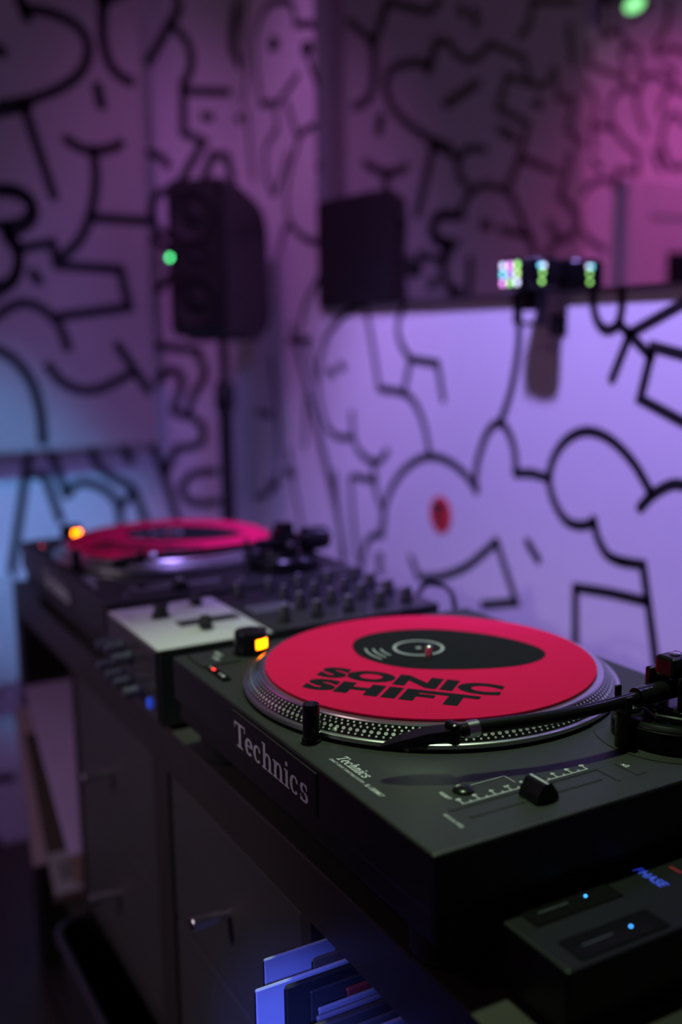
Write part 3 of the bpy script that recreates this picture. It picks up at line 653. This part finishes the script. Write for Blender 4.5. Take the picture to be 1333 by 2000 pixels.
def fadercap(x, y, sx, sy, h=0.013):
    b = B(); bx(b, x-0.0012, x+0.0012, y-sy*1.2, y+sy*1.2, H, H+0.0006); obj('fader_slot', b, RUBBER, plate)
    b = B(); loft(b, [[(x-sx, y-sy, H+0.002), (x+sx, y-sy, H+0.002), (x+sx, y+sy, H+0.002), (x-sx, y+sy, H+0.002)], [(x-sx*.8, y-sy*.6, H+h*.6), (x+sx*.8, y-sy*.6, H+h*.6), (x+sx*.8, y+sy*.6, H+h*.6), (x-sx*.8, y+sy*.6, H+h*.6)], [(x-sx*.8, y-sy*.85, H+h), (x+sx*.8, y-sy*.85, H+h), (x+sx*.8, y+sy*.85, H+h), (x-sx*.8, y+sy*.85, H+h)]], True, True); obj('fader_cap', b, KNOB, plate)
fadercap(0.060, 0.043, 0.006, 0.010, 0.016); fadercap(0.028, 0.098, 0.009, 0.006, 0.014); fadercap(0.128, 0.071, 0.009, 0.006, 0.014)
def knob(bm, x, y, z, r, h, ax='z'):
    pr = [(r*1.12, 0), (r*1.12, h*0.2), (r, h*0.28), (r*0.9, h*0.92), (r*0.75, h)]
    if ax == 'z': lathe(bm, pr, 24, (x, y, z))
    else: tube(bm, [(x, y-q[1], z) for q in pr], [q[0] for q in pr], 20)
for i, x in enumerate((0.026, 0.068, 0.110, 0.152)):
    for j, y in enumerate((0.155, 0.196, 0.237, 0.278, 0.315)):
        if (i in (1, 2)) and j == 0: continue
        b = B(); knob(b, x, y, H+0.001, 0.0068, 0.019); k_ = obj('control_knob', b, KNOB, mixer, True)
        b = B(); bx(b, x-0.0006, x+0.0006, y-0.0055, y+0.001, H+0.0200, H+0.0204); obj('pointer', b, PRINT, k_)
for i in range(2):
    for j in range(6):
        b = B(); bx(b, 0.078+i*0.018, 0.086+i*0.018, 0.140+j*0.009, 0.146+j*0.009, H+0.001, H+0.0032, 0.0006, 1); obj('push_button', b, mat('grey_button', (0.25, 0.25, 0.3), 0.3), mixer)
fm = mat('front_knob_blue_black', (0.16, 0.16, 0.26), 0.22, 0.5)
for x, z, r in ((0.030, 0.060, 0.0065), (0.062, 0.064, 0.0065), (0.092, 0.060, 0.0065), (0.030, 0.036, 0.0065), (0.062, 0.034, 0.0065), (0.092, 0.034, 0.0065), (0.125, 0.032, 0.0065)):
    b = B(); knob(b, x, -0.002, z, r, 0.022, 'y'); obj('front_knob', b, fm, mixer, True)
b = B(); tube(b, [(0.152, -0.002, 0.026), (0.152, -0.006, 0.026)], [0.0062, 0.0058], 20); obj('headphone_socket', b, mat('blue_socket', (0.05, 0.12, 0.7), 0.3, emit=(0.02, 0.1, 1.0), estr=0.35), mixer, True)
b = B(); merge(b, fit(text_bm('CROSSFADER', 1), 0.020, 0.050, 0.012, 0.016, lambda u, v: (u, v, H+0.0003))); obj('plate_lettering', b, mat('grey_print', (0.25, 0.2, 0.25), 0.5), plate, 'flat')

# ------------------------------------------------------------------ wireless receiver box beside the near turntable
rc = thing('wireless_receiver', 'low black receiver box with two docked remotes and blue lights', 'receiver', (0.4575, 0.0435, ZT))
RH = 0.0445; RW = 0.066; RL = 0.26
b = B(); bx(b, 0, RW, 0, RL, 0, RH, 0.002); obj('receiver_case', b, mat('receiver_satin', (0.012, 0.012, 0.014), 0.32), rc)
for x in (0.0010, 0.0405):
    b = B(); bx(b, x, x+0.0215, 0.014, 0.085, RH-0.003, RH+0.0012, 0.0008); rm_ = obj('remote', b, GLOSS, rc)
    xc = x+0.0108
    b = B(); lathe(b, [(0.0032, 0), (0.0032, 0.0006), (0.002, 0.0009)], 18, (xc, 0.061, RH+0.0012)); obj('remote_button', b, BLACKM, rm_, True)
    b = B(); lathe(b, [(0.0008, 0), (0.0008, 0.0005)], 10, (xc+0.001, 0.0612, RH+0.0021)); obj('remote_light', b, BLUELED, rm_)
    b = B(); bx(b, xc-0.0003, xc+0.0003, 0.0235, 0.0475, RH+0.0012, RH+0.0014); obj('remote_line', b, mat('dim_print', (0.12, 0.13, 0.2), 0.5), rm_)
b = text_bm('PHASE', 1, bold=0.03, spacing=1.05, shear=0.15); fit(b, 0.0015, 0.0275, 0.1125, 0.1205, lambda u, v: (u, v, RH+0.0003)); obj('case_lettering', b, mat('blue_print', (0.08, 0.12, 0.8), 0.4, emit=(0.03, 0.06, 0.8), estr=0.35), rc, 'flat')
b = B(); bx(b, 0.011, 0.021, 0.136, 0.1395, RH, RH+0.0004); obj('case_mark', b, mat('red_print', (0.25, 0.02, 0.03), 0.4), rc)

# ------------------------------------------------------------------ speaker on stand
SP = Vector((-1.1476, 0.5423, 0))
sz0, sz1 = at_y((440, 657), 0.5035).z, at_y((440, 343), 0.5035).z
spk = thing('studio_speaker', 'black twin-woofer studio monitor with a green light, on a stand', 'speaker', (SP.x, SP.y, sz0))
spk.rotation_euler = (0, 0, math.radians(-47+90))     # local -Y is the front
hw, dp, hh = 0.0635, 0.240, sz1-sz0
prof = [(-dp/2, 0.012), (-dp/2+0.012, 0), (dp/2-0.03, 0.0), (dp/2-0.004, 0.022), (dp/2, 0.05), (dp/2, hh-0.085), (dp/2-0.008, hh-0.058), (dp/2-0.030, hh-0.036), (dp/2-0.080, hh-0.018), (-dp/2+0.06, hh-0.004), (-dp/2+0.012, hh), (-dp/2, hh-0.012)]
b = B(); prism(b, prof, lambda u, v, h: Vector((h, u, v)), -hw, hw)
bmesh.ops.bevel(b, geom=[e for e in b.edges if abs(e.verts[0].co.x-e.verts[1].co.x) < 1e-6], offset=0.008, segments=2, affect='EDGES'); obj('speaker_cabinet', b, SPK, spk, True)
def ring_y(bm, cx, cz, prof_):   # lathe about the -Y axis
    seg = 36; rings = [[bm.verts.new((cx+r*math.cos(2*math.pi*i/seg), y, cz+r*math.sin(2*math.pi*i/seg))) for i in range(seg)] for r, y in prof_]
    for a, c in zip(rings, rings[1:]):
        for i in range(seg): j = (i+1) % seg; bm.faces.new((a[i], a[j], c[j], c[i]))
    bm.faces.new(rings[-1])
for cz in (hh*0.77, hh*0.23):
    b = B(); ring_y(b, 0, cz, [(0.052, -dp/2+0.001), (0.052, -dp/2-0.003), (0.049, -dp/2-0.004), (0.044, -dp/2-0.0015), (0.020, -dp/2+0.002), (0.018, -dp/2-0.002), (0.006, -dp/2-0.006)]); obj('woofer', b, CONE, spk, True)
b = B(); ring_y(b, 0, hh*0.5, [(0.030, -dp/2+0.001), (0.030, -dp/2-0.002), (0.024, -dp/2-0.001), (0.013, -dp/2-0.0005), (0.011, -dp/2-0.004), (0.004, -dp/2-0.007)]); obj('tweeter', b, CONE, spk, True)
b = B(); ring_y(b, -0.055, hh*0.51, [(0.0055, -dp/2), (0.0055, -dp/2-0.0005), (0.003, -dp/2-0.0008)]); pwl = obj('power_light', b, GREENLED, spk)
b = B()
for r_ in (0.0058, 0.0066): tube(b, [(-0.055, -dp/2, hh*0.51), (-0.055, -dp/2-0.007, hh*0.51)], r_, 20, cap=False)
obj('light_shield_ring', b, SPK, pwl)  # ring added to hide the power light's glow from the mirror
stand = thing('speaker_stand', 'black pole speaker stand behind the turntable', 'stand', (SP.x, SP.y, 0))
b = B(); bx(b, -0.06, 0.06, -0.06, 0.06, sz0-0.010, sz0, 0.002); obj('top_plate', b, SPK, stand)
b = B(); tube(b, [(0, 0, 0.75), (0, 0, sz0-0.009)], 0.0095, 16); obj('upper_pole', b, SPK, stand, True)
b = B(); tube(b, [(0, 0, 0.02), (0, 0, D+0.20)], 0.016, 18); obj('lower_pole', b, SPK, stand, True)
b = B(); tube(b, [(0, 0, D+0.15), (0, 0, D+0.16), (0, 0, D+0.20), (0, 0, D+0.215)], [0.018, 0.022, 0.022, 0.017], 18); cl = obj('height_collar', b, SPK, stand, True)
b = B(); tube(b, [(0.015, -0.012, D+0.185), (0.034, -0.028, D+0.195)], [0.006, 0.009], 12); obj('clamp_knob', b, SPK, cl, True)
for k in range(3):
    a = math.radians(40+120*k)
    b = B(); tube(b, [(0.012*math.cos(a), 0.012*math.sin(a), 0.30), (0.16*math.cos(a), 0.16*math.sin(a), 0.012)], 0.009, 12); obj('tripod_leg', b, SPK, stand, True)
# cable from the speaker down to the shelf
pts = [(-1.115, 0.692, D+0.34), (-1.09, 0.694, D+0.27), (-0.98, 0.690, D+0.08), (-0.90, 0.685, D-0.08), (-0.84, 0.66, D-0.35), (-0.84, 0.62, 0.10), (-0.84, 0.56, 0.006), (-0.80, 0.50, 0.005)]
b = B(); tube(b, smooth_line(pts, 6), 0.0045, 10); tag(obj('speaker_cable', b, RUBBER, None, True), 'black cable hanging from the speaker down behind the shelf unit', 'cable')
q = [at_y((800, 1190), 0.385), at_y((822, 1152), 0.385), at_y((850, 1141), 0.385), at_y((884, 1162), 0.385)]
pts = [(q[0].x-0.03, 0.375, ZT+0.0035), (q[0].x-0.005, 0.38, ZT+0.02)]+[tuple(v) for v in q[1:4]]+[(q[3].x+0.012, 0.385, ZT+0.03), (q[3].x+0.02, 0.383, ZT+0.0036), (q[3].x+0.06, 0.38, ZT+0.0035)]
b = B(); tube(b, smooth_line(pts, 6), 0.0032, 10); tag(obj('audio_cable', b, RUBBER, None, True), 'thin black audio cable looping up behind the mixer', 'cable')

# ------------------------------------------------------------------ sticker on the wall
sc = at_y((862, 1005), YW); fs = lambda h: (lambda u, v: Vector((u, -h, v)))
stk = thing('round_sticker', 'round red sticker with a black print on the mural wall', 'sticker', (sc.x, YW, sc.z))
b = B(); prism(b, [(0.0335*math.cos(2*math.pi*i/40), 0.0335*math.sin(2*math.pi*i/40)) for i in range(40)], lambda u, v, h: Vector((u, -h, v)), 0.0010, 0.0016); obj('sticker_disc', b, STICK, stk)
b = B(); disc(b, (-0.006, 0.010), 0.016, 0.011, fs(0.0019), 24, 0.2); ribbon(b, [(-0.014, -0.012), (0.012, -0.010)], 0.005, fs(0.0019)); ribbon(b, [(-0.012, -0.020), (0.008, -0.018)], 0.004, fs(0.0019)); obj('sticker_print', b, INK, stk, 'flat')

# ------------------------------------------------------------------ small effect light under the mirror edge
pc = at_y((997, 537), 0.622)
el = thing('effect_light', 'small black party light with glowing lenses on a wall bracket below the mirror', 'light', (pc.x, 0.622, pc.z))
b = B(); bx(b, -0.032, 0.030, 0.004, 0.072, -0.022, 0.024, 0.008, 3); obj('light_housing', b, GLOSS, el, True)
b = B(); bx(b, -0.026, 0.024, 0.0, 0.006, -0.018, 0.020, 0.003); obj('lens_panel', b, BLACKM, el)
cols = [('lens_white', (0.8, 0.9, 1.0)), ('lens_cyan', (0.2, 0.9, 0.9)), ('lens_pink', (1.0, 0.35, 0.9)), ('lens_violet', (0.6, 0.4, 1.0)), ('lens_green', (0.4, 1.0, 0.2)), ('lens_lime', (0.6, 1.0, 0.3))]
k = 0
for z in (0.013, 0.001, -0.011):
    for x in (-0.016, 0.0, 0.016):
        nm, c = cols[(k*2+k//3) % 6]; k += 1
        b = B(); ring_y(b, x, z, [(0.0042, 0.0005), (0.0042, -0.001), (0.0025, -0.0022)]); obj('lens', b, mat(nm, c, 0.2, emit=c, estr=2.2), el)
for (y, z), (nm, c) in zip(((0.030, 0.012), (0.036, 0.012), (0.034, 0.002), (0.033, -0.010)), (cols[1], cols[0], cols[4], cols[4])):
    b = B(); lathe(b, [(0.0030, 0), (0.0030, 0.001), (0.0015, 0.0016)], 12)
    for v in b.verts: v.co = Vector((0.0298+v.co.z, y+v.co.x, z+v.co.y))
    obj('side_light', b, mat(nm, c, 0.2, emit=c, estr=2.2), el)
b = B(); tube(b, [(0, 0.036, -0.020), (0, 0.036, -0.024), (0, 0.036, -0.044), (0, 0.036, -0.050)], [0.012, 0.017, 0.017, 0.010], 20); obj('tilt_motor', b, RUBBER, el, True)
b = B(); bx(b, -0.028, -0.025, 0.028, 0.044, -0.066, -0.018); bx(b, 0.025, 0.028, 0.028, 0.044, -0.066, -0.018); bx(b, -0.028, 0.028, 0.028, 0.044, -0.069, -0.066); bx(b, -0.012, 0.012, 0.028, YW-0.622-0.001, -0.072, -0.069); bx(b, -0.018, 0.018, YW-0.622-0.004, YW-0.622-0.0005, -0.085, -0.055, 0.001, 1); obj('yoke_bracket', b, BLACKM, el)

# ------------------------------------------------------------------ green spotlight on the end wall, seen in the mirror
gp = mir_x((1240, 9), -1.30)
gl = thing('wall_spotlight', 'green spotlight on the end wall, reflected at the top of the mirror', 'spotlight', (XE, gp.y, gp.z))
b = B(); lathe(b, [(0.03, 0.0), (0.03, 0.012)], 24)
for v in b.verts: v.co = Vector((v.co.z, v.co.x, v.co.y+0.06))
obj('wall_rose', b, SPK, gl)
b = B(); tube(b, [(0.01, 0, 0.06), (0.06, 0, 0.055), (0.085, 0, 0.03)], 0.006, 10); obj('spot_arm', b, SPK, gl, True)
dl = ray((1240, 9)).normalized(); t20 = math.radians(20)
dirv = 0.42*(-dl)+0.907*(math.sin(t20)*rt-math.cos(t20)*up); dirv = Vector((dirv.x, -dirv.y, dirv.z)).normalized(); c = Vector((0.10, 0, 0))
b = B(); tube(b, [c-dirv*0.075, c-dirv*0.07, c-dirv*0.01, c], [0.018, 0.024, 0.030, 0.030], 28); obj('spot_can', b, SPK, gl, True)
b = B(); tube(b, [c-dirv*0.002, c+dirv*0.001], 0.0265, 28); obj('spot_lens', b, mat('green_lens', (0.3, 1, 0.4), 0.2, emit=(0.30, 1.0, 0.35), estr=1.6), gl)
